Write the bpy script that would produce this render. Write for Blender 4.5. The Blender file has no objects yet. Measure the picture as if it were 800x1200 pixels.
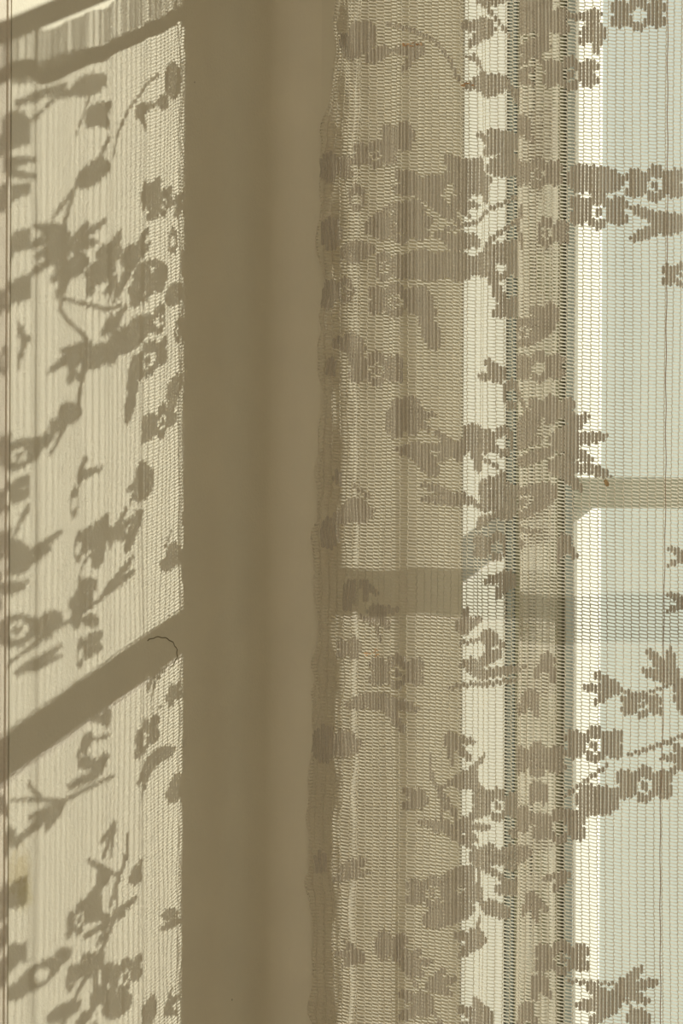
import bpy, math, random
import numpy as np
C = bpy.context.scene.collection
sc = bpy.context.scene
rng = random.Random(7)
PI = math.pi

# ---------------------------------------------------------------- camera
F = 5000.0                       # focal length in pixels of the 800 x 1200 frame
YAW = math.radians(30)
ROLL = math.radians(0.22)
Z0 = 1.35
DIST = 3.70
_a = YAW + math.atan(65 / F)     # the room corner (0,0) sits at px 335
# camera on the ray through the corner
CX, CY = math.sin(_a) * DIST, -math.cos(_a) * DIST
cam = bpy.data.cameras.new('camera'); camo = bpy.data.objects.new('camera', cam); C.objects.link(camo)
camo.location = (CX, CY, Z0)
camo.rotation_mode = 'XYZ'
from mathutils import Matrix, Vector, noise
camo.matrix_world = (Matrix.Translation((CX, CY, Z0)) @ Matrix.Rotation(YAW, 4, 'Z')
                     @ Matrix.Rotation(PI / 2, 4, 'X') @ Matrix.Rotation(ROLL, 4, 'Z'))
cam.sensor_fit = 'VERTICAL'; cam.sensor_height = 36.0
cam.lens = F / 1200 * 36.0
cam.clip_start = 0.05; cam.clip_end = 200
sc.camera = camo

def ray(px):                     # plan direction of a pixel column
    b = -YAW + math.atan((px - 400) / F)
    return math.sin(b), math.cos(b)
def on_x(px, x):                 # y where the column's ray meets plane x
    dx, dy = ray(px); t = (x - CX) / dx; return CY + t * dy
def on_y(px, y):
    dx, dy = ray(px); t = (y - CY) / dy; return CX + t * dx
RX, RY = math.cos(YAW), math.sin(YAW)
VX, VY = -math.sin(YAW), math.cos(YAW)
def proj(x, y, z):
    x = np.asarray(x) - CX; y = np.asarray(y) - CY
    d = x * VX + y * VY; r = x * RX + y * RY
    px = F * r / d; py = -F * (z - Z0) / d
    c, s = math.cos(ROLL), math.sin(ROLL)
    # roll: the camera turned anticlockwise, so the picture leans clockwise
    return 400 + px * c - py * s, 600 + px * s + py * c

J = on_y(540, 0.0)               # window jamb, room side
D = on_x(590, J)                 # depth of the reveal
YE = -on_x(215, 0.0)             # edge of the jamb's shadow on the left wall
K = YE / J
SZ = 0.355 * K                    # fall of the sun's ray
DF = 0.146                       # depth at which the sash stands

# ---------------------------------------------------------------- world, sun, fill, exposure
w = bpy.data.worlds.new('world'); sc.world = w; w.use_nodes = True
nt = w.node_tree; nt.nodes.clear()
out = nt.nodes.new('ShaderNodeOutputWorld'); bg = nt.nodes.new('ShaderNodeBackground')
tc = nt.nodes.new('ShaderNodeTexCoord'); sep = nt.nodes.new('ShaderNodeSeparateXYZ')
rp = nt.nodes.new('ShaderNodeValToRGB')
nt.links.new(tc.outputs['Generated'], sep.inputs[0]); nt.links.new(sep.outputs[2], rp.inputs[0])
rp.color_ramp.elements[0].position = 0.0; rp.color_ramp.elements[0].color = (0.74, 0.76, 0.64, 1)
rp.color_ramp.elements[1].position = 0.6; rp.color_ramp.elements[1].color = (0.66, 0.76, 0.84, 1)
nt.links.new(rp.outputs[0], bg.inputs[0]); bg.inputs[1].default_value = 0.92
nt.links.new(bg.outputs[0], out.inputs[0])

sun = bpy.data.lights.new('sun', 'SUN'); suno = bpy.data.objects.new('sun', sun); C.objects.link(suno)
sun.energy = 4.95; sun.angle = math.radians(0.55); sun.color = (1.0, 0.97, 0.885)
suno.rotation_mode = 'QUATERNION'
suno.rotation_quaternion = Vector((-1, -K, -SZ)).to_track_quat('-Z', 'Y')
suno.location = (3, 3, 4)

def area(name, loc, aim, sx, sy, power, col):
    l = bpy.data.lights.new(name, 'AREA'); l.shape = 'RECTANGLE'; l.size = sx; l.size_y = sy
    l.energy = power; l.color = col
    o = bpy.data.objects.new(name, l); C.objects.link(o); o.location = loc
    o.rotation_mode = 'QUATERNION'
    o.rotation_quaternion = (Vector(aim) - Vector(loc)).to_track_quat('-Z', 'Y')
# soft warm fill, added behind the camera to lift the shaded walls
area('fill_light', (2.6, -5.12, 1.6), (2.6, 0, 1.5), 1.3, 1.3, 50, (1.0, 0.93, 0.78))

vs = sc.view_settings
vs.view_transform = 'Standard'; vs.look = 'None'; vs.gamma = 1.0; vs.use_curve_mapping = False
vs.exposure = 0.0

# ---------------------------------------------------------------- helpers
def mat(name, col, rough=0.7, noise_amt=0.0, nscale=30.0, bump=0.0, bscale=200.0, spec=0.3):
    m = bpy.data.materials.new(name); m.use_nodes = True
    n = m.node_tree; b = n.nodes['Principled BSDF']
    b.inputs['Base Color'].default_value = (*col, 1); b.inputs['Roughness'].default_value = rough
    b.inputs['Specular IOR Level'].default_value = spec
    t = n.nodes.new('ShaderNodeTexCoord')
    if noise_amt:
        x = n.nodes.new('ShaderNodeTexNoise'); x.inputs['Scale'].default_value = nscale
        x.inputs['Detail'].default_value = 6
        r = n.nodes.new('ShaderNodeValToRGB')
        r.color_ramp.elements[0].position = 0.3; r.color_ramp.elements[1].position = 0.7
        r.color_ramp.elements[0].color = (*[c * (1 - noise_amt) for c in col], 1)
        r.color_ramp.elements[1].color = (*[min(1, c * (1 + noise_amt)) for c in col], 1)
        n.links.new(t.outputs['Object'], x.inputs['Vector']); n.links.new(x.outputs[0], r.inputs[0])
        n.links.new(r.outputs[0], b.inputs['Base Color'])
    if bump:
        x = n.nodes.new('ShaderNodeTexNoise'); x.inputs['Scale'].default_value = bscale
        x.inputs['Detail'].default_value = 4
        bp = n.nodes.new('ShaderNodeBump'); bp.inputs['Strength'].default_value = bump
        bp.inputs['Distance'].default_value = 0.002
        n.links.new(t.outputs['Object'], x.inputs['Vector']); n.links.new(x.outputs[0], bp.inputs['Height'])
        n.links.new(bp.outputs[0], b.inputs['Normal'])
    return m

def cloth(name, dcol, tcol, fac):
    m = bpy.data.materials.new(name); m.use_nodes = True
    n = m.node_tree; n.nodes.clear()
    o = n.nodes.new('ShaderNodeOutputMaterial'); mx = n.nodes.new('ShaderNodeMixShader')
    d = n.nodes.new('ShaderNodeBsdfDiffuse'); t = n.nodes.new('ShaderNodeBsdfTranslucent')
    tcn = n.nodes.new('ShaderNodeTexCoord'); nz = n.nodes.new('ShaderNodeTexNoise')
    nz.inputs['Scale'].default_value = 900; nz.inputs['Detail'].default_value = 2
    rr = n.nodes.new('ShaderNodeValToRGB')
    rr.color_ramp.elements[0].position = .3; rr.color_ramp.elements[1].position = .7
    rr.color_ramp.elements[0].color = (*[c * .82 for c in dcol], 1)
    rr.color_ramp.elements[1].color = (*[min(1, c * 1.12) for c in dcol], 1)
    n.links.new(tcn.outputs['Object'], nz.inputs['Vector']); n.links.new(nz.outputs[0], rr.inputs[0])
    n.links.new(rr.outputs[0], d.inputs[0])
    t.inputs[0].default_value = (*tcol, 1)
    mx.inputs[0].default_value = fac
    n.links.new(d.outputs[0], mx.inputs[1]); n.links.new(t.outputs[0], mx.inputs[2])
    n.links.new(mx.outputs[0], o.inputs[0])
    return m

M_wall = mat('plaster_paint', (0.65, 0.60, 0.485), 0.75, 0.035, 9, 0.25, 260)
M_side = mat('side_wall_paint', (0.65, 0.60, 0.485), 0.65, 0.03, 14, 0.22, 320)
M_board = mat('board_paint', (0.60, 0.53, 0.43), 0.6, 0.06, 60, 0.3, 500)
M_white = mat('window_paint', (0.80, 0.78, 0.70), 0.45, 0.02, 30, 0.1, 200)
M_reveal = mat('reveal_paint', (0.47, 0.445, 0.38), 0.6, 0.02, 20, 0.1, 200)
M_sash = mat('sash_paint', (0.60, 0.63, 0.56), 0.4, 0.02, 30)
M_blue = mat('sky_tinted_rebate_paint', (0.46, 0.52, 0.53), 0.35, 0.03, 30)  # blue-grey puts the sky's reflection and skylit shade into the colour
M_olive = mat('bounce_tinted_stile_paint', (0.36, 0.35, 0.25), 0.5, 0.06, 25, 0.1)  # green bounce from outdoors is put into the stile's colour
M_gap = mat('dark_gap', (0.035, 0.03, 0.02), 0.9)
M_floor = mat('wood_floor', (0.42, 0.28, 0.16), 0.4, 0.15, 6)
M_ceil = mat('ceiling_paint', (0.8, 0.75, 0.64), 0.8)
M_metal = mat('rod_brass', (0.55, 0.45, 0.25), 0.35, 0.05, 40)
M_crack = mat('crack_line', (0.20, 0.17, 0.10), 0.9)
M_net = cloth('net_thread', (0.64, 0.59, 0.49), (0.72, 0.665, 0.56), 0.42)
M_motif = cloth('lace_thread', (0.51, 0.465, 0.395), (0.50, 0.44, 0.36), 0.27)
M_tape = cloth('header_cotton', (0.62, 0.55, 0.42), (0.4, 0.3, 0.2), 0.2)
M_pull = cloth('pulled_thread_cotton', (0.42, 0.32, 0.25), (0.4, 0.26, 0.18), 0.3)
M_rust = mat('brown_speck', (0.50, 0.36, 0.20), 0.8, 0.2, 300)
M_mark = cloth('rusty_thread', (0.60, 0.36, 0.18), (0.7, 0.4, 0.2), 0.35)

# thin window glass: clear pass with a Fresnel reflection
M_glass = bpy.data.materials.new('window_glass'); M_glass.use_nodes = True
n = M_glass.node_tree; n.nodes.clear()
o_ = n.nodes.new('ShaderNodeOutputMaterial'); mx_ = n.nodes.new('ShaderNodeMixShader')
tr_ = n.nodes.new('ShaderNodeBsdfTransparent'); gl_ = n.nodes.new('ShaderNodeBsdfGlossy')
fr_ = n.nodes.new('ShaderNodeFresnel'); fr_.inputs[0].default_value = 1.45
tr_.inputs[0].default_value = (0.93, 0.96, 0.91, 1); gl_.inputs['Roughness'].default_value = 0.02
n.links.new(fr_.outputs[0], mx_.inputs[0]); n.links.new(tr_.outputs[0], mx_.inputs[1])
n.links.new(gl_.outputs[0], mx_.inputs[2]); n.links.new(mx_.outputs[0], o_.inputs[0])

def link(name, verts, faces, material, parent=None, smooth=False):
    me = bpy.data.meshes.new(name); me.from_pydata([tuple(v) for v in verts], [], [tuple(f) for f in faces])
    me.materials.append(material)
    if smooth:
        for p in me.polygons: p.use_smooth = True
    o = bpy.data.objects.new(name, me); C.objects.link(o)
    if parent: o.parent = parent
    return o
def quads(name, V, material, parent=None, smooth=False):
    """V: numpy array (n,4,3) of separate quads."""
    V = np.ascontiguousarray(V, dtype=np.float32); nq = len(V)
    me = bpy.data.meshes.new(name)
    me.vertices.add(nq * 4); me.vertices.foreach_set('co', V.reshape(-1))
    me.loops.add(nq * 4); me.loops.foreach_set('vertex_index', np.arange(nq * 4, dtype=np.int32))
    me.polygons.add(nq); me.polygons.foreach_set('loop_start', np.arange(0, nq * 4, 4, dtype=np.int32))
    me.update(calc_edges=True)
    me.materials.append(material)
    o = bpy.data.objects.new(name, me); C.objects.link(o)
    if parent: o.parent = parent
    return o
class MB:
    def __init__(s): s.v = []; s.f = []
    def box(s, x0, x1, y0, y1, z0, z1, b=0.0):
        """box, its long vertical edges chamfered by b"""
        if b:
            pts = [(x0 + b, y0), (x1 - b, y0), (x1, y0 + b), (x1, y1 - b), (x1 - b, y1), (x0 + b, y1), (x0, y1 - b), (x0, y0 + b)]
        else:
            pts = [(x0, y0), (x1, y0), (x1, y1), (x0, y1)]
        s.prism(pts, z0, z1); return s
    def prism(s, pts, z0, z1):
        k = len(s.v); n = len(pts)
        s.v += [(x, y, z0) for x, y in pts] + [(x, y, z1) for x, y in pts]
        s.f += [tuple(k + i for i in reversed(range(n))), tuple(k + n + i for i in range(n))]
        for i in range(n):
            j = (i + 1) % n; s.f.append((k + i, k + j, k + n + j, k + n + i))
        return s
    def boxh(s, x0, x1, y0, y1, z0, z1, b):
        """horizontal bar, edges along x chamfered"""
        pts = [(y0 + b, z0), (y1 - b, z0), (y1, z0 + b), (y1, z1 - b), (y1 - b, z1), (y0 + b, z1), (y0, z1 - b), (y0, z0 + b)]
        k = len(s.v); n = len(pts)
        s.v += [(x0, y, z) for y, z in pts] + [(x1, y, z) for y, z in pts]
        s.f += [tuple(k + i for i in reversed(range(n))), tuple(k + n + i for i in range(n))]
        for i in range(n):
            j = (i + 1) % n; s.f.append((k + i, k + j, k + n + j, k + n + i))
        return s
    def tube(s, pts, r, n=10):
        pts = [Vector(p) for p in pts]; k = len(s.v)
        for i, p in enumerate(pts):
            d = (pts[min(i + 1, len(pts) - 1)] - pts[max(i - 1, 0)]).normalized()
            a = d.orthogonal().normalized(); b = d.cross(a)
            for q in range(n):
                t = 2 * PI * q / n; s.v.append(p + r * (math.cos(t) * a + math.sin(t) * b))
        for i in range(len(pts) - 1):
            for q in range(n):
                q2 = (q + 1) % n
                s.f.append((k + i * n + q, k + i * n + q2, k + (i + 1) * n + q2, k + (i + 1) * n + q))
        s.f.append(tuple(k + q for q in reversed(range(n)))); e = k + (len(pts) - 1) * n
        s.f.append(tuple(e + q for q in range(n))); return s
    def build(s, name, m, parent=None, smooth=False): return link(name, s.v, s.f, m, parent, smooth)
def struct(o): o['kind'] = 'structure'; return o
def empty(name, loc=(0, 0, 0)):
    o = bpy.data.objects.new(name, None); C.objects.link(o); o.location = loc; return o
def under(parent, objs):         # parent at an offset: keep world coordinates
    for o in objs:
        o.parent = parent; o.matrix_parent_inverse = Matrix.Translation(parent.location).inverted()

# ---------------------------------------------------------------- room
W, L, H = 4.2, 5.0, 2.7
TH = 0.26
struct(MB().box(-.1, W + .1, -L - .1, 0.3, -0.1, 0).build('floor', M_floor))
struct(MB().box(-.1, W + .1, -L - .1, 0.3, H, H + .1).build('ceiling', M_ceil))
struct(MB().box(W, W + .1, -L, 0, 0, H).build('wall_right', M_wall))
# front wall, behind the camera; its unseen window is added to hold the fill
fw = MB()
fw.box(-.1, 1.9, -L - .15, -L, 0, H); fw.box(3.3, W + .1, -L - .15, -L, 0, H)
fw.box(1.9, 3.3, -L - .15, -L, 0, .9); fw.box(1.9, 3.3, -L - .15, -L, 2.3, H)
struct(fw.build('wall_front', M_wall))
w2 = MB(); w2.box(1.9, 1.96, -L - .1, -L - .05, .9, 2.3); w2.box(3.24, 3.3, -L - .1, -L - .05, .9, 2.3)
w2.boxh(1.96, 3.24, -L - .1, -L - .05, .9, .96, .004); w2.boxh(1.96, 3.24, -L - .1, -L - .05, 2.24, 2.3, .004)
w2.box(2.57, 2.63, -L - .1, -L - .05, .96, 2.24)
struct(w2.build('fill_window', M_white))

# left wall, its corner softly rounded into the window wall
GY = on_x(12, 0.0)               # the joint where the boards begin
r = 0.034
prof = [(0, GY), (0, -r)]
for i in range(1, 11):
    a = PI / 2 * i / 10; prof.append((r - r * math.cos(a), -r + r * math.sin(a)))
lw_pts = prof + [(r, .12), (-.12, .12), (-.12, GY)]
lw = MB().prism(lw_pts, 0, H).build('wall_left', M_side, smooth=False)
# smooth only the arc faces
for p in lw.data.polygons:
    nx, ny, nz = p.normal
    if abs(nz) < .1: p.use_smooth = True
try: lw.data.set_sharp_from_angle(angle=math.radians(25))
except Exception: pass
struct(lw)
# stain near the joint: brown blotch in the paint of the side wall
def add_stain(m, specs):
    n = m.node_tree; b = n.nodes['Principled BSDF']
    src = b.inputs['Base Color'].links[0].from_socket
    g = n.nodes.new('ShaderNodeTexCoord')
    for (px, py, rad, col, amt) in specs:
        y = on_x(px, 0.0)
        d = abs((0 - CX) * VX + (y - CY) * VY); z = Z0 + (600 - py) / F * d
        sub = n.nodes.new('ShaderNodeVectorMath'); sub.operation = 'SUBTRACT'; sub.inputs[1].default_value = (0, y, z)
        n.links.new(g.outputs['Object'], sub.inputs[0])
        nz = n.nodes.new('ShaderNodeTexNoise'); nz.inputs['Scale'].default_value = 120; nz.inputs['Detail'].default_value = 5
        n.links.new(g.outputs['Object'], nz.inputs['Vector'])
        ln = n.nodes.new('ShaderNodeVectorMath'); ln.operation = 'LENGTH'; n.links.new(sub.outputs[0], ln.inputs[0])
        ma = n.nodes.new('ShaderNodeMath'); ma.operation = 'MULTIPLY_ADD'; ma.inputs[1].default_value = rad * 1.6; ma.inputs[2].default_value = -rad * .8
        n.links.new(nz.outputs[0], ma.inputs[0])
        ad = n.nodes.new('ShaderNodeMath'); ad.operation = 'ADD'; n.links.new(ln.outputs['Value'], ad.inputs[0]); n.links.new(ma.outputs[0], ad.inputs[1])
        mr = n.nodes.new('ShaderNodeMapRange'); mr.inputs[1].default_value = rad * .35; mr.inputs[2].default_value = rad
        mr.inputs[3].default_value = amt; mr.inputs[4].default_value = 0
        n.links.new(ad.outputs[0], mr.inputs[0])
        mx = n.nodes.new('ShaderNodeMix'); mx.data_type = 'RGBA'
        n.links.new(mr.outputs[0], mx.inputs[0]); n.links.new(src, mx.inputs[6]); mx.inputs[7].default_value = (*col, 1)
        src = mx.outputs[2]
    n.links.new(src, b.inputs['Base Color'])
add_stain(M_side, [(24, 1022, .022, (.42, .32, .13), .5), (30, 1050, .016, (.5, .42, .2), .45), (351, 5, .004, (.2, .14, .06), .8),
                   (226, 97, .0012, (.1, .08, .05), .9), (362, 113, .0015, (.2, .15, .1), .8), (274, 1172, .0015, (.1, .08, .05), .9)])
# boards beyond the joint: dark gap, narrow board, second gap, wide board
g2 = on_x(3.2, 0.0)
struct(MB().box(-.12, -.012, -L, GY, 0, H).build('wall_left', M_gap))
struct(MB().box(-.012, .0025, g2 + .0006, GY - .0042, 0, H, .0012).build('trim_1', M_board))
struct(MB().box(-.012, .003, -L, g2 - .0008, 0, H, .001).build('trim_2', M_board))
# round filled plug in the plaster, its rim cracked open
zc = lambda px, py, x, y: Z0 + (600 - py) / F * ((x - CX) * VX + (y - CY) * VY)
py_c, pxc = 768, 186
yc = on_x(pxc, 0); zcc = zc(pxc, py_c, 0, yc)
pts = []
for i in range(26):
    a = math.radians(125 - i * 7.0)
    wob = 1 + .03 * math.sin(i * 1.7)
    pts.append((0.0002, yc + .029 * wob * math.cos(a), zcc + .0145 * wob * math.sin(a)))
ck = MB().tube(pts, .00045, 5).build('crack', M_crack, lw)

# window wall with the opening
WX0, WX1, WZ0, WZ1 = J, J + 1.66, 0.55, 2.25
bw = MB()
def jamb_box(x0, x1, z0, z1): bw.box(x0, x1, 0, TH, z0, z1)
bw.box(r, WX0, 0, D, 0, H); bw.box(r, WX0 - .035, D, TH, 0, H); bw.box(WX1, W + .1, 0, TH, 0, H)
bw.box(WX0 - .035, WX1, 0.001, TH, 0, WZ0); bw.box(WX0 - .035, WX1, 0.001, TH, WZ1, H)
struct(bw.build('wall_back', M_wall))
# painted lining of the reveal
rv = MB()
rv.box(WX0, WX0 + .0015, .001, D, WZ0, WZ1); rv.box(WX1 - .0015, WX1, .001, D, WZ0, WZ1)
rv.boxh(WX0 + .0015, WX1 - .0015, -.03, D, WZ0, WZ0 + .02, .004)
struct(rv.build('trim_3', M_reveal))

# ---------------------------------------------------------------- window
win = empty('window_1', (WX0, D, WZ0)); struct(win)
X0 = WX0 - .034
DR, D = D, DF
xs = on_y(604, D)                # outer frame / sash joint
xs2 = on_y(625, D)
xe = on_y(663, D)                # sash stile ends
SD = 0.050                       # sash depth (its lit edge)
parts = []
parts.append(MB().box(X0, xs - .0022, D, D + .07, WZ0 + .02, WZ1, .002).build('outer_frame', M_blue))
parts.append(MB().box(X0, xe - .001, D + .022, D + .07, WZ0 + .02, WZ1).build('rebate', M_gap))
parts.append(MB().box(xs, xs2 - .002, D - .002, D + .022, WZ0 + .03, WZ1 - .01, .0015).build('stile', M_olive))
parts.append(MB().box(xs2 + .002, xe - .0035, D - .004, D + .022, WZ0 + .03, WZ1 - .01, .003).build('stile', M_olive))
parts.append(MB().box(xe, on_y(673, D), D - .003, D - .0002, WZ0 + .03, WZ1 - .01, .0012).build('bead_front', M_blue))  # thin strip added to carry the blue sky reflection on the bead
# inner bead with the sunlit edge
xb = on_y(675, D + .002)
bd = MB().prism([(xe, D + .004), (xe + .002, D), (xb - .003, D), (xb, D + .004), (xb, D + SD), (xe, D + SD)], WZ0 + .03, WZ1 - .01)
parts.append(bd.build('glazing_bead', M_white))
yg = D + SD - .006
xm = X0 + .82                    # central mullion, past the right edge of the picture
zt = Z0 + (600 - 577) / F * 3.80
th_ = .0135
tr = MB().boxh(xb, xm, D - .002, D + .036, zt - th_, zt + th_, .002)
parts.append(tr.build('transom', M_sash))
parts.append(MB().box(xm, xm + .06, D - .006, D + SD, WZ0 + .03, WZ1 - .01, .003).build('mullion', M_white))
parts.append(MB().boxh(xm + .06, WX1 - .06, D - .002, D + .036, zt - th_, zt + th_, .002).build('transom', M_white))
parts.append(MB().box(WX1 - .06, WX1 - .002, D, D + SD, WZ0 + .02, WZ1, .003).build('outer_frame', M_white))
parts.append(MB().boxh(xb, xm, D, D + SD - .01, WZ0 + .02, WZ0 + .09, .003).build('rail', M_white))
parts.append(MB().boxh(xm + .06, WX1 - .06, D, D + SD - .01, WZ0 + .02, WZ0 + .09, .003).build('rail', M_white))
parts.append(MB().boxh(xb, xm, D, D + SD - .01, WZ1 - .07, WZ1, .003).build('rail', M_white))
parts.append(MB().boxh(xm + .06, WX1 - .06, D, D + SD - .01, WZ1 - .07, WZ1, .003).build('rail', M_white))
for (a, b) in ((xb, xm), (xm + .06, WX1 - .06)):
    for (c, d) in ((WZ0 + .09, zt - th_), (zt + th_, WZ1 - .07)):
        parts.append(link('pane', [(a, yg, c), (b, yg, c), (b, yg, d), (a, yg, d)], [(0, 1, 2, 3)], M_glass))
under(win, parts)

# ---------------------------------------------------------------- curtain
U = 0.00073
# plan of the hanging sheet: (x, distance from the window wall), in units of U
sc_x = J / (236.7 * U)
plan = [(150, 93), (128, 90), (108, 94), (101, 101), (108, 108), (122, 107), (136, 103), (160, 104), (185, 100), (198, 101),
        (207, 106), (215, 107), (229, 100), (240, 99), (285, 101), (312, 97), (326, 104), (336, 110), (352, 108),
        (385, 104), (405, 103), (420, 105), (430, 111), (430, 121), (421, 133), (412, 146), (407, 158), (414, 169),
        (432, 175), (470, 176), (520, 170), (580, 163), (640, 163), (700, 170), (770, 172), (840, 166)]
def catmull(P, n=14):
    P = [np.array(p, float) for p in P]; o = []
    for i in range(len(P) - 1):
        p0, p1, p2, p3 = P[max(i - 1, 0)], P[i], P[i + 1], P[min(i + 2, len(P) - 1)]
        for k in range(n):
            t = k / n
            o.append(.5 * ((2 * p1) + (-p0 + p2) * t + (2 * p0 - 5 * p1 + 4 * p2 - p3) * t * t + (-p0 + 3 * p1 - 3 * p2 + p3) * t ** 3))
    o.append(P[-1]); return np.array(o)
plan = [(on_y(335 + .866 * a - .5 * b, -b * U) / U, b) for a, b in plan]
cur = catmull(plan) * U
cur[:, 1] *= -1
seg = np.r_[0, np.cumsum(np.hypot(*np.diff(cur, axis=0).T))]
ULEN = seg[-1]
nrm = np.gradient(cur, axis=0); nrm /= np.hypot(nrm[:, 0], nrm[:, 1])[:, None]
nrm = np.c_[nrm[:, 1], -nrm[:, 0]]          # points to the room on the main runs
u_edge = seg[np.argmin(cur[:, 0])]           # hem edge
fold1 = seg[14 * 22]; fold2 = seg[14 * 26]  # end of the back run, start of the front run
print('ulen', ULEN, 'u_edge', u_edge, fold1, fold2)
ED_Y = [-300, 0, 60, 100, 150, 190, 270, 340, 420, 500, 560, 620, 680, 760, 850, 900, 950, 1010, 1060, 1100, 1200, 1500]
ED_P = [399, 397, 394, 390, 384, 377, 377, 381, 379, 378, 376, 371, 375, 373, 367, 367, 364, 365, 369, 371, 371, 371]
Z_TOP = Z0 + (600 + 68) * U; Z_BOT = Z0 - 900 * U
def smooth01(t): t = np.clip(t, 0, 1); return t * t * (3 - 2 * t)
def S(u, z, lift=0.0):
    """point of the sheet: u along the cloth, z height, lift towards the room"""
    u = np.asarray(u, float); z = np.asarray(z, float)
    x = np.interp(u, seg, cur[:, 0]); y = np.interp(u, seg, cur[:, 1])
    nx = np.interp(u, seg, nrm[:, 0]); ny = np.interp(u, seg, nrm[:, 1])
    zz = (Z0 - z) / U                        # about pixels below the middle
    w = 1.6 * np.sin(u * 70 + zz * .006) + 1.0 * np.sin(u * 190 + zz * .0023 + 1.3 * np.sin(zz * .008)) \
        + .55 * np.sin(u * 33 - zz * .021 + 2.0)
    near = np.exp(-((u - u_edge) / .045) ** 2)
    w = w + near * (2.6 * np.sin(zz * .05 + u * 120) + 1.8 * np.sin(zz * .093 + 1.0 - u * 210))
    pl = np.exp(-((u - u_edge - .095) / .02) ** 2)      # the narrow pleat swells downwards
    w = w + pl * 2.2 * np.sin(zz * .0055 + .6)
    t = (u - u_edge - .081) / .018                      # lower down it turns edge-on to the sun
    w = w - 15 * smooth01((zz + 170) / 260) * (.8 + .2 * np.sin(zz * .012)) * t * np.exp(-t * t)
    w = w * U
    ed = (np.interp(zz + 600, ED_Y, ED_P) - 375) / .866 * U
    # crumpled hem: short-range wobble of the edge
    ed = ed + near * U * 1.5 * np.sin(zz * .11 + np.sin(zz * .031) * 3)
    fall = 1 - smooth01((np.abs(u - u_edge)) / .045)
    x = x + ed * fall + nx * (w + lift); y = y + ny * (w + lift)
    return np.stack(np.broadcast_arrays(x, y, z), -1)

DU = 0.00345; DV = 0.0028
NU = int(ULEN / DU) // 2 * 2; NV = int((Z_TOP - Z_BOT) / DV)
curtain = empty('lace_curtain', (0.1, -0.08, Z_TOP))
curtain['label'] = 'cream net lace curtain woven with flowers and leafy sprigs, hanging over the window'
curtain['category'] = 'curtain'
cparts = []

# net ground: pillar chains and sloping cross threads
NDU, NDV = DU, DV
def net(name, u0, u1, z0, z1, lift=0.0, wave=0.0):
    DU, DV = NDU, NDV
    n_c = int((u1 - u0) / (2 * DU)); n_r = int((z1 - z0) / DV)
    ci, rj = np.meshgrid(np.arange(n_c), np.arange(n_r), indexing='ij')
    uc = u0 + ci.ravel() * 2 * DU; zc_ = z0 + rj.ravel() * DV
    uc = uc + .0004 * np.sin(zc_ * 23 + ci.ravel() * .07)
    R = np.random.RandomState(3)
    hw = .00036 + .00010 * R.rand(len(uc)); tt = .00054
    Q = []
    # wave of the rows, as the cloth was pulled while knitting
    def S2(u, z, l): return S(u, z + .0006 * np.sin(u * 55), lift + l + wave * np.sin(u * 160 + z * 7))
    zig = .00035 * np.where(rj.ravel() % 2 == 0, 1, -1)
    p = [S2(uc - hw + zig, zc_, .0000), S2(uc + zig, zc_, .0006), S2(uc - zig, zc_ + DV, .0006), S2(uc - hw - zig, zc_ + DV, 0)]
    Q.append(np.stack(p, 1))
    p = [S2(uc + zig, zc_, .0006), S2(uc + hw + zig, zc_, 0), S2(uc + hw - zig, zc_ + DV, 0), S2(uc - zig, zc_ + DV, .0006)]
    Q.append(np.stack(p, 1))
    # cross thread: falls from one pillar to the next, in two pieces
    m = uc + DU; sl = .0011
    p = [S2(uc, zc_ + sl, -.0002), S2(m, zc_ + sl * .45, .0002), S2(m, zc_ + sl * .45 + 2 * tt, .0002), S2(uc, zc_ + sl + 2 * tt, -.0002)]
    Q.append(np.stack(p, 1))
    e = uc + 2 * DU
    p = [S2(m, zc_ + sl * .45, .0002), S2(e, zc_, -.0002), S2(e, zc_ + 2 * tt, -.0002), S2(m, zc_ + sl * .45 + 2 * tt, .0002)]
    Q.append(np.stack(p, 1))
    o = quads(name, np.concatenate(Q), M_net); o['kind'] = 'stuff'
    return o
cparts.append(net('net_ground', 0, ULEN - .008, Z_BOT, Z_TOP))

# ---- motifs, rastered on the cloth's own grid
NET_DV = DV; DU = 0.0031; DV = 0.0011; NU = int((ULEN - .008) / DU); NV = int((Z_TOP - Z_BOT) / DV)
ui = (np.arange(NU) + .5) * DU; vj = Z_BOT + (np.arange(NV) + .5) * DV
UU, VV = np.meshgrid(ui, vj, indexing='ij')
PP = S(UU.ravel(), VV.ravel())
PX, PY = proj(PP[:, 0], PP[:, 1], PP[:, 2]); PX = PX.reshape(NU, NV); PY = PY.reshape(NU, NV)
run = np.where(UU < u_edge, 0, np.where(UU < (fold1 + .0), 1, np.where(UU < fold2, 2, 3)))
grid = np.zeros((NU, NV), int); kinds = {}
def ell(dx, dy, rx, ry, rot=0):
    c, s = math.cos(rot), math.sin(rot)
    a = dx * c + dy * s; b = -dx * s + dy * c
    return (a / rx) ** 2 + (b / ry) ** 2 < 1
_id = [0]
def put(mask, layer, kind):
    m = mask & (run == layer) & (grid == 0)
    todo = set(zip(*np.nonzero(m)))
    while todo:                                  # every separate piece becomes a part of its own
        st = [todo.pop()]; comp = [st[0]]
        while st:
            i, j = st.pop()
            for di in (-1, 0, 1):
                for dj in (-1, 0, 1):
                    q = (i + di, j + dj)
                    if q in todo: todo.remove(q); st.append(q); comp.append(q)
        if len(comp) < 10: continue
        _id[0] += 1; kinds[_id[0]] = kind
        for i, j in comp: grid[i, j] = _id[0]
SCL = 1.0
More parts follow.
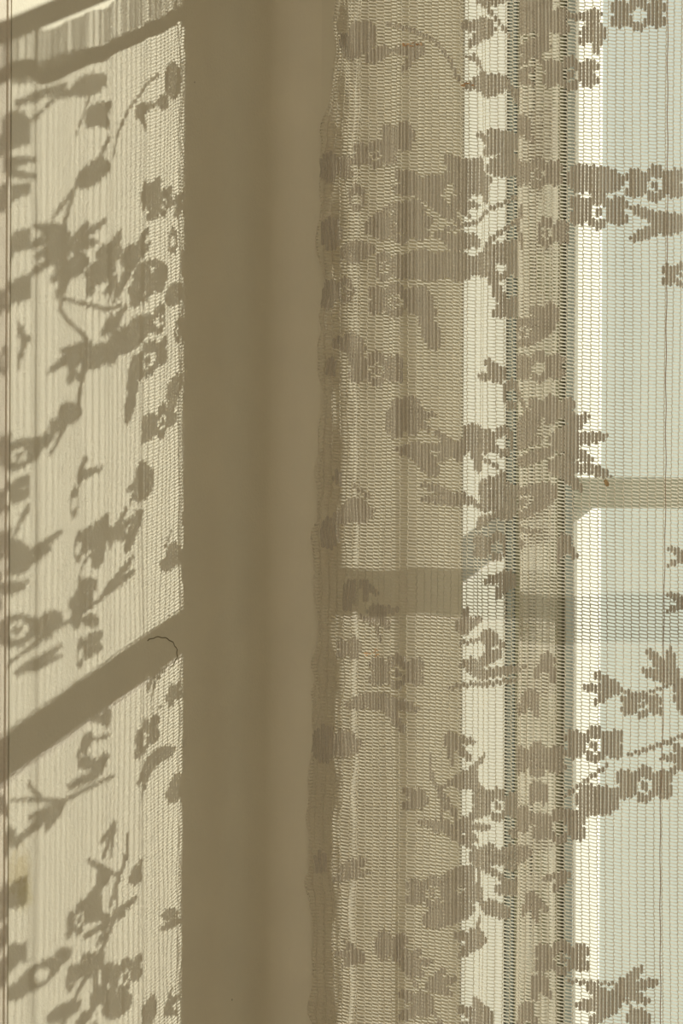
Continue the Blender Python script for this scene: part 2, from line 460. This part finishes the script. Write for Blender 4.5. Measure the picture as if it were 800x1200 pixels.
def flower(x, y, layer, s=1.0, wl=1, wr=1, ring=1, tilt=0):
    s = s * SCL
    dx = (PX - x) / s; dy = (PY - y) / s
    c, sn = math.cos(math.radians(tilt)), math.sin(math.radians(tilt))
    dx, dy = dx * c + dy * sn, -dx * sn + dy * c
    m = ell(dx, dy, 14, 22)
    for sd, on in ((-1, wl), (1, wr)):
        if on:
            m |= ell(dx - sd * 23, dy + 8, 12, 9, -.15 * sd) | ell(dx - sd * 23, dy - 8, 12, 9, .15 * sd) | ((abs(dx - sd * 17) < 8) & (abs(dy) < 11))
    if ring: m &= ~(ell(dx, dy - 2, 9.5, 9.5) & ~ell(dx, dy - 2, 4.5, 5))
    put(m, layer, 'lace_flower')
def leaf(x, y, layer, ang=0, s=1.0, prongs=3, length=40, wd=10):
    """base at the stem side, prongs fan out towards ang (degrees, picture down is +)"""
    s = s * SCL
    a = math.radians(ang); m = np.zeros_like(PX, bool)
    fan = {1: [0], 2: [-.38, .38], 3: [-.6, 0, .6]}[prongs]
    bx, by = x - math.cos(a) * length * .35 * s, y - math.sin(a) * length * .35 * s
    m |= ell(PX - bx - math.cos(a) * 8 * s, PY - by - math.sin(a) * 8 * s, 14 * s, wd * 1.05 * s, a)
    for f in fan:
        l = length * (1 if f == 0 or prongs == 2 else .82) * s
        m |= ell(PX - bx - math.cos(a + f) * l * .5, PY - by - math.sin(a + f) * l * .5, l * .52, (wd if prongs == 1 else wd * .52) * s, a + f)
    put(m, layer, 'lace_leaf')
def stem(pts, layer, w=2.0):
    m = np.zeros_like(PX, bool)
    for (x0, y0), (x1, y1) in zip(pts[:-1], pts[1:]):
        l2 = (x1 - x0) ** 2 + (y1 - y0) ** 2
        t = np.clip(((PX - x0) * (x1 - x0) + (PY - y0) * (y1 - y0)) / l2, 0, 1)
        m |= np.hypot(PX - x0 - t * (x1 - x0), PY - y0 - t * (y1 - y0)) < w
    put(m, layer, 'lace_stem')
A, B = 1, 3
# the run beside the jamb
for a in [(440, 181, A, .75), (474, 160, A, .8, 1, 0, 0), (470, 265, A, .95), (450, 312, A, .8, 0, 1), (463, 352, A, .95),
          (441, 432, A, .95), (463, 495, A, .85, 0, 1, 0), (587, 310, A, .85), (600, 462, A, .8, 0, 0), (590, 517, A, .85, 1, 0),
          (583, 640, A, .8, 1, 0), (465, 787, A, .95), (583, 943, A, .9), (600, 1005, A, .75, 0, 0), (507, 1045, A, .9),
          (450, 1108, A, .8, 0, 1, 0), (418, 232, A, .7, 0, 0), (415, 760, A, .6, 1, 0, 0)]:
    flower(*a)
for a in [(482, 62, A, 150, .9, 2), (563, 35, A, 160, .9, 2, 40, 14), (543, 238, A, 10, .8, 3), 
          (580, 437, A, 200, .8, 2, 36, 12), (493, 490, A, 20, .7, 2),
          (522, 525, A, 185, .9, 3, 44, 10), (556, 520, A, 80, 1.0, 3, 52, 13), (583, 567, A, 160, .7, 2, 36, 13),
          (597, 592, A, 90, .7, 1, 36, 11), (590, 682, A, 150, .8, 2, 40, 14), (446, 720, A, 20, .8, 2, 40, 12),
          (547, 730, A, -50, .8, 2, 36, 12), (575, 750, A, 60, .75, 2, 36, 12), (462, 830, A, 35, .9, 2, 48, 12),
          (535, 874, A, 45, .9, 3, 44, 10), (487, 936, A, 180, .8, 2, 36, 14), (550, 968, A, 5, .85, 3, 44, 10),
          (566, 1005, A, 5, .85, 3, 44, 10), (552, 1045, A, 190, .8, 2, 36, 14),
          (580, 1065, A, 20, .8, 1, 40, 11), (553, 1102, A, 160, .85, 2, 40, 14), (412, 1120, A, 190, .8, 3, 40, 10),
          (485, 1130, A, -10, .85, 3, 40, 12), (515, 1152, A, -15, .85, 3, 40, 11), (490, 1178, A, 180, .9, 2, 44, 15),
          (560, 1190, A, 200, .9, 3, 44, 13), (410, 695, A, 100, .8, 1, 40, 10), (430, 690, A, 60, .6, 2)]:
    leaf(*a)
for p in [[(455, 28), (480, 34), (510, 48), (527, 70), (538, 95)], [(560, -6), (578, 18), (597, 42)], [(526, 228), (534, 256), (548, 290)],
          [(540, 530), (562, 536), (580, 545), (596, 562)], [(540, 754), (572, 748)], [(505, 885), (506, 912), (520, 940), (545, 970)],
          [(506, 912), (530, 945), (553, 985), (561, 1020), (564, 1060)], [(563, 1075), (558, 1096)], [(415, 570), (432, 582)],
          [(452, 1110), (480, 1142), (505, 1180), (520, 1205)], [(422, 722), (440, 732), (446, 750)]]:
    stem(p, A)
# the front run
for a in [(748, 16, B, .95), (668, 86, B, .95), (630, 203, B, .85), (768, 215, B, 1.0), (701, 247, B, 1.0), (640, 272, B, .8, 0, 1),
          (632, 430, B, .85), (646, 480, B, .8, 1, 1, 0), (697, 872, B, 1.0), (755, 919, B, 1.0), (630, 890, B, .95), (655, 968, B, .95),
          (752, 826, B, .7, 1, 1), (658, 1122, B, .95), (636, 25, B, .9, 1, 1, 0), (800, 322, B, .7), (645, 370, B, .7, 1, 0, 0)]:
    flower(*a)
for a in [(697, 42, B, 120, .85, 2, 36, 13), (625, 58, B, 90, .8, 2, 34, 12), (612, 90, B, 0, .7, 2), (692, 210, B, 5, 1.15, 1, 52, 14),
          (768, 262, B, 180, 1.0, 2, 50, 13), (800, 262, B, 180, .8, 2), (618, 502, B, 110, .9, 1, 44, 13),
          (672, 515, B, -5, 1.2, 3, 50, 12), (668, 548, B, 5, 1.1, 3, 50, 11), (700, 552, B, 20, .7, 1, 36, 8), (798, 652, B, 180, .7, 2),
          (798, 706, B, 180, .7, 2), (708, 806, B, 180, .9, 3, 44, 11), (778, 784, B, 230, 1.0, 3, 46, 12), (800, 812, B, 90, .9, 1, 40, 11),
          (697, 938, B, 0, 1.1, 1, 40, 16), (668, 955, B, 180, .5, 2), (798, 888, B, 180, .9, 3), (622, 822, B, 100, .8, 2, 36, 13),
          (630, 928, B, 90, .8, 2, 30, 14), (614, 958, B, 90, .8, 1, 34, 10), (633, 1155, B, 80, .8, 2, 34, 12), (742, 1156, B, -10, 1.0, 3, 46, 12),
          (705, 1176, B, 175, 1.0, 3, 48, 14), (748, 1198, B, 90, .9, 2, 34, 15), (618, 1188, B, 90, .8, 2, 34, 12), (690, 22, B, 150, .8, 2)]:
    leaf(*a)
for p in [[(735, 885), (765, 876), (802, 861)], [(712, 897), (690, 912), (664, 932)], [(668, 1150), (700, 1152), (722, 1153)],
          [(716, 806), (750, 815), (792, 800)], [(603, 445), (612, 470), (622, 492)], [(722, 1158), (738, 1178), (742, 1200)],
          [(612, 240), (608, 262), (612, 290)], [(700, 540), (716, 566)]]:
    stem(p, B)
# sprigs known only by their shadow on the side wall: laid out by where each thread's shadow falls
VX_, VY_ = PX, PY
sh_t = PP[:, 0]; SXp, SYp = proj(0 * sh_t, PP[:, 1] - K * sh_t, PP[:, 2] - SZ * sh_t)
SXp = SXp.reshape(NU, NV); SYp = SYp.reshape(NU, NV)
vis = VX_.copy()
PX, PY = SXp, SYp
def blob(x, y, rx, ry, rot=0): return ell(PX - x, PY - y, rx, ry, math.radians(rot))
def tip(x0, y0, x1, y1, w):      # a pointed leaflet from its root to its tip
    l2 = (x1 - x0) ** 2 + (y1 - y0) ** 2
    t = ((PX - x0) * (x1 - x0) + (PY - y0) * (y1 - y0)) / l2
    d = np.abs((PX - x0) * (y1 - y0) - (PY - y0) * (x1 - x0)) / math.sqrt(l2)
    return (t > -.05) & (t < 1) & (d < .84 * w * np.sqrt(np.clip(1 - ((t - .42) / .6) ** 2, 0, 1)))
def sprig(kind, blobs=(), tips=(), ring=None):
    m = np.zeros_like(PX, bool)
    for b_ in blobs: m |= blob(*b_)
    for t_ in tips: m |= tip(*t_)
    if ring:
        x, y, r0, r1, rt = ring; m &= ~(blob(x, y, r1, r1 * .8, rt) & ~blob(x, y, r0, r0 * .8, rt))
    for la in (1, 2, 3): put(m, la, kind)
def shade_stem(p, w=2.2):
    for la in (1, 2, 3): stem(p, la, w)
fl, lf = 'lace_flower', 'lace_leaf'
sprig(fl, [(108, 205, 21, 12, -35), (118, 196, 13, 11, 0), (102, 212, 12, 9, -30)])
sprig(lf, [(62, 272, 16, 10, 10)], [(80, 274, 18, 293, 6), (78, 268, 38, 266, 6), (80, 280, 40, 303, 6)])
sprig(lf, [(90, 284, 15, 9, -30)], [(80, 290, 126, 257, 5.5), (80, 292, 114, 283, 7), (84, 284, 105, 260, 4.5)])
sprig(lf, [(68, 302, 14, 8, -25)], [(82, 292, 24, 328, 6), (80, 290, 42, 302, 6)])
sprig(fl, [(82, 315, 19, 12, -15), (94, 306, 10, 12, 0)], [(80, 318, 68, 352, 7), (84, 318, 58, 330, 6)])
sprig(lf, [(118, 318, 20, 13, -30), (126, 300, 13, 14, 0)], [(112, 330, 143, 270, 8), (118, 320, 144, 290, 7), (110, 322, 104, 348, 6)])
sprig(lf, [(152, 300, 9, 15, 25)], [(138, 345, 174, 266, 6), (150, 318, 176, 284, 5)])
sprig(fl, [(177, 323, 22, 18, -25), (162, 338, 14, 9, -40)], [], (179, 322, 5, 11, -30))
sprig(fl, [(148, 398, 25, 15, -30), (128, 416, 10, 12, -30), (165, 382, 13, 12, 0)])
sprig(lf, [(132, 380, 13, 8, -50)], [(120, 392, 150, 358, 5)])
sprig(lf, [(92, 412, 14, 8, -25)], [(104, 402, 56, 438, 6), (102, 406, 78, 440, 6), (100, 402, 70, 414, 5)])
sprig(lf, [(156, 440, 6, 26, 8)], [(158, 450, 148, 498, 7)])
sprig(lf, [(105, 100, 22, 12, -20)], [(90, 108, 60, 112, 6)])
sprig(lf, [(15, 146, 20, 16, -20)], [(0, 190, 42, 188, 6), (0, 200, 42, 208, 6), (0, 195, 20, 195, 14)])
sprig(lf, [(60, 78, 50, 10, -22)], [(20, 122, 80, 98, 6)])
sprig(lf, [(82, 484, 15, 13, -30), (66, 500, 10, 9, -30)])
sprig(fl, [(22, 533, 30, 16, -28), (50, 518, 16, 8, -35)], [], (22, 534, 5, 10, -25))
sprig(lf, [(20, 655, 14, 8, -35)], [(5, 672, 74, 622, 6), (15, 668, 62, 642, 6)])
sprig(lf, [(10, 690, 20, 8, -10)], [(10, 696, 34, 680, 5)])
sprig(fl, [(16, 740, 30, 19, -15), (58, 728, 18, 11, -25), (52, 742, 12, 8, 0)], [], (20, 739, 6, 13, -20))
sprig(fl, [(95, 706, 15, 11, -20), (106, 687, 9, 10, 0), (107, 728, 10, 8, 0), (90, 727, 7, 10, 20)])
sprig(lf, [(134, 684, 10, 6, -40)], [(120, 700, 158, 651, 4.5), (124, 696, 160, 667, 4.5)])
sprig(lf, [(40, 780, 20, 7, -18)], [(20, 790, 74, 756, 5), (24, 788, 74, 768, 4.5)])
sprig(fl, [(102, 894, 11, 8, 0)], [(125, 885, 104, 918, 7), (82, 922, 122, 902, 6)])
sprig(lf, [(62, 950, 12, 8, -40)], [(74, 940, 18, 988, 6), (72, 946, 52, 974, 6), (66, 942, 30, 962, 4)])
sprig(lf, [(121, 1028, 9, 12, 25)], [(104, 1010, 138, 1026, 5), (124, 1030, 93, 1071, 6)])
sprig(lf, [(140, 1070, 9, 7, -40)], [(128, 1080, 161, 1051, 5)])
sprig(fl, [(46, 1143, 32, 13, -35), (74, 1120, 13, 8, -40), (20, 1162, 16, 10, -30)], [], (48, 1143, 5, 10, -35))
sprig(fl, [(90, 1140, 18, 8, -40), (130, 1143, 13, 15, 0)])
sprig(fl, [(75, 1186, 24, 9, -30), (138, 1178, 20, 13, -35)])
sprig(lf, [], [(-8, 1062, 31, 1030, 5), (-8, 1072, 26, 1046, 4)])
sprig(lf, [(200, 1072, 10, 7, -20)], [(212, 1078, 188, 1090, 5)])
sprig(lf, [(190, 884, 17, 8, -25)], [(186, 890, 174, 902, 5)])
sprig(lf, [(204, 930, 9, 12, 20)]); sprig(lf, [(166, 560, 8, 20, 10)], [(164, 600, 148, 648, 7)])
sprig(lf, [(205, 650, 10, 14, 0), (196, 662, 8, 8, 0)]); sprig(lf, [(203, 95, 10, 22, 0)]); sprig(lf, [(192, 120, 7, 9, 0)])
sprig(lf, [(205, 345, 10, 15, 30)]); sprig(lf, [(205, 455, 8, 18, 20)])
for p in [[(128, 162), (116, 188), (86, 224), (62, 256)], [(88, 222), (76, 262), (82, 290)], [(75, 350), (70, 362), (82, 378), (100, 394), (103, 412), (97, 442), (92, 474)],
          [(75, 350), (124, 363), (142, 358)], [(8, 168), (60, 120), (112, 84)], [(5, 782), (50, 748), (92, 722), (122, 700)], [(132, 910), (75, 938), (15, 938)],
          [(28, 912), (40, 930), (56, 936)], [(136, 1028), (138, 1068), (121, 1110), (92, 1162), (72, 1204)], [(60, 532), (78, 498)]]: shade_stem(p)
SCL = 1.0
PX, PY = VX_, VY_
for a in [(612, 150, B, 90, .8, 2, 36, 12), (662, 640, B, 80, .8, 2, 36, 11), (640, 780, B, 100, .8, 2, 40, 11),
          (625, 1060, B, 80, .8, 3, 40, 11), (655, 1030, B, 150, .7, 2)]: leaf(*a)
# woven blobs wrapped round the hem
for a in [(386, 196, A, .8, 0, 1, 0), (388, 274, A, .9, 0, 0, 0), (386, 625, A, .85, 0, 0, 0), (380, 872, A, 1.0, 0, 1, 0), (376, 1010, A, .6, 0, 0, 0),
          (384, 350, A, .6, 0, 0, 0), (388, 430, A, .5, 0, 0, 0), (405, 340, A, .7, 1, 0, 1), (396, 560, A, .4, 0, 0, 0)]: flower(*a)

def ribbon(mask_id, name, material, lift=.0007):
    Q = []
    for i in range(NU):
        col = grid[i] == mask_id if mask_id else None
        js = np.flatnonzero(col)
        if len(js) == 0: continue
        runs_ = np.split(js, np.flatnonzero(np.diff(js) > 1) + 1)
        off = DV * .6 * (1 if i % 2 else -1)
        for r_ in runs_:
            z0 = Z_BOT + r_[0] * DV + off; z1 = Z_BOT + (r_[-1] + 1) * DV + off
            n_ = max(2, int((z1 - z0) / .006)); zs = np.linspace(z0, z1, n_ + 1)
            a, m, b = (i + .06) * DU, (i + .5) * DU, (i + .94) * DU
            for q_, (za, zb) in enumerate(zip(zs[:-1], zs[1:])):
                Q.append((a, m, za, zb, 0, 1)); Q.append((m, b, za, zb, 1, 0))
            # the float's rounded ends
            Q.append((a + .2 * DU, m, z0 - .0007, z0, .3, 1)); Q.append((m, b - .2 * DU, z0 - .0007, z0, 1, .3))
            Q.append((a + .2 * DU, m, z1, z1 + .0007, .3, 1)); Q.append((m, b - .2 * DU, z1, z1 + .0007, 1, .3))
    if not Q: return None
    q = np.array(Q)
    hi = .0008
    v = np.stack([S(q[:, 0], q[:, 2], lift + hi * q[:, 4]), S(q[:, 1], q[:, 2], lift + hi * q[:, 5]),
                  S(q[:, 1], q[:, 3], lift + hi * q[:, 5]), S(q[:, 0], q[:, 3], lift + hi * q[:, 4])], 1)
    return quads(name, v, material)
for k in range(1, _id[0] + 1):
    o = ribbon(k, kinds[k], M_motif)
    if o: cparts.append(o)
print('motifs', _id[0])

# header above the picture: gathered casing with dense seam bands
def band(name, y0, y1, lift, material, u0=0.0, slit=.0, u_step=.0035):
    za, zb = Z0 + (600 - y1) * U, Z0 + (600 - y0) * U
    us = np.arange(u0, ULEN - .008 - u_step, u_step)
    zs = np.linspace(za, zb, 4)
    Q = []
    for i in range(3):
        z0, z1 = zs[i], zs[i + 1]
        Q.append(np.stack([S(us, z0 + 0 * us, lift), S(us + u_step, z0 + 0 * us, lift), S(us + u_step, z1 + 0 * us, lift), S(us, z1 + 0 * us, lift)], 1))
    return quads(name, np.concatenate(Q), material)
cparts.append(band('header_tape', -22, -4, .0016, M_tape))
cparts.append(net('gathered_heading', 0, ULEN - .008, Z0 + (600 + 20) * U, Z0 + (600 + 66) * U, .004, .003))

# rusty marks and the pulled thread
def find_u(px, layer, z):
    us = ui[(ui > (u_edge if layer == 1 else fold2)) & (ui < (fold1 if layer == 1 else ULEN))]
    p = S(us, z + 0 * us); x, _ = proj(p[:, 0], p[:, 1], p[:, 2]); return us[np.argmin(abs(x - px))]
zs = np.linspace(Z_BOT, Z_TOP - .05, 260)
uu = np.array([find_u(785 - (1200 - (1200 - (600 - (z - Z0) / U))) / 1200 * 12, 3, z) for z in zs[::20]])
uu = np.interp(zs, zs[::20], uu) + .0003 * np.sin(zs * 150)
Q = []
for s0, s1, l0, l1 in ((-.0004, 0, 0, .0005), (0, .0004, .0005, 0)):
    Q.append(np.stack([S(uu[:-1] + s0, zs[:-1], .0009 + l0), S(uu[:-1] + s1, zs[:-1], .0009 + l1), S(uu[1:] + s1, zs[1:], .0009 + l1), S(uu[1:] + s0, zs[1:], .0009 + l0)], 1))
o = quads('pulled_thread', np.concatenate(Q), M_pull); o['label'] = 'reddish brown thicker thread running down the net'
cparts.append(o)
def mark(px, py, layer, w, h, name, material, label, n=9):
    z = Z0 + (600 - py) * U; u = find_u(px, layer, z)
    Q = []
    for k in range(n):
        a = u + w * (rng.random() - .5); b = z + h * (rng.random() - .5) * (1 - abs(a - u) / w)
        d = .0016 + .0012 * rng.random()
        Q.append(np.stack([S(a, b, .0017), S(a + d, b + .0002, .0021), S(a + d, b + .0010, .0021), S(a, b + .0009, .0017)], 0))
    o = quads(name, np.array(Q), material); o['label'] = label; cparts.append(o)
mark(487, 67, 1, .022, .004, 'stain', M_mark, 'rusty orange mark on the net', 16)
mark(436, 762, 1, .018, .008, 'stain', M_mark, 'faint orange smudge on the net', 12)
mark(546, 116, 1, .012, .003, 'stain', M_mark, 'small yellowish mark on the net', 8)
# seed caught in the mesh
z = Z0 + (600 - 567) * U; u = find_u(712, 3, z); c = S(u, z, .002)
vv, ff = [], []
for i in range(7):
    for k in range(8):
        t = PI * i / 6; a = 2 * PI * k / 8; rr = math.sin(t) * .0022 * (1 + .25 * math.sin(3 * a))
        vv.append((c[0] + math.cos(t) * .0022 + rr * math.cos(a) * .3, c[1] + rr * math.sin(a) * .5, c[2] - math.cos(t) * .002 + rr * math.cos(a)))
for i in range(6):
    for k in range(8): ff.append((i * 8 + k, i * 8 + (k + 1) % 8, (i + 1) * 8 + (k + 1) % 8, (i + 1) * 8 + k))
sd = link('seed', vv, ff, M_rust, None, True); sd['label'] = 'tiny brown seed husk caught in the lace beside the bright window edge'
sd['category'] = 'seed'

under(curtain, cparts)

# rod carrying the curtain
rod = empty('curtain_rod', (0.05, -.10, Z_TOP)); rod['label'] = 'slim brass curtain rod threaded through the top of the lace curtain'; rod['category'] = 'curtain rod'
rp = [MB().tube([(0.045, -.066, Z_TOP + .0095), (0.34, -.082, Z_TOP + .0095), (0.62, -.13, Z_TOP + .0095), (1.3, -.13, Z_TOP + .0095)], .009, 12).build('tube', M_metal, None, True)]
rp.append(MB().tube([(0.045, 0, Z_TOP + .0095), (0.045, -.072, Z_TOP + .0095)], .004, 8).build('bracket', M_metal))
rp.append(MB().tube([(1.28, 0, Z_TOP + .0095), (1.28, -.135, Z_TOP + .0095)], .004, 8).build('bracket', M_metal))
under(rod, rp)
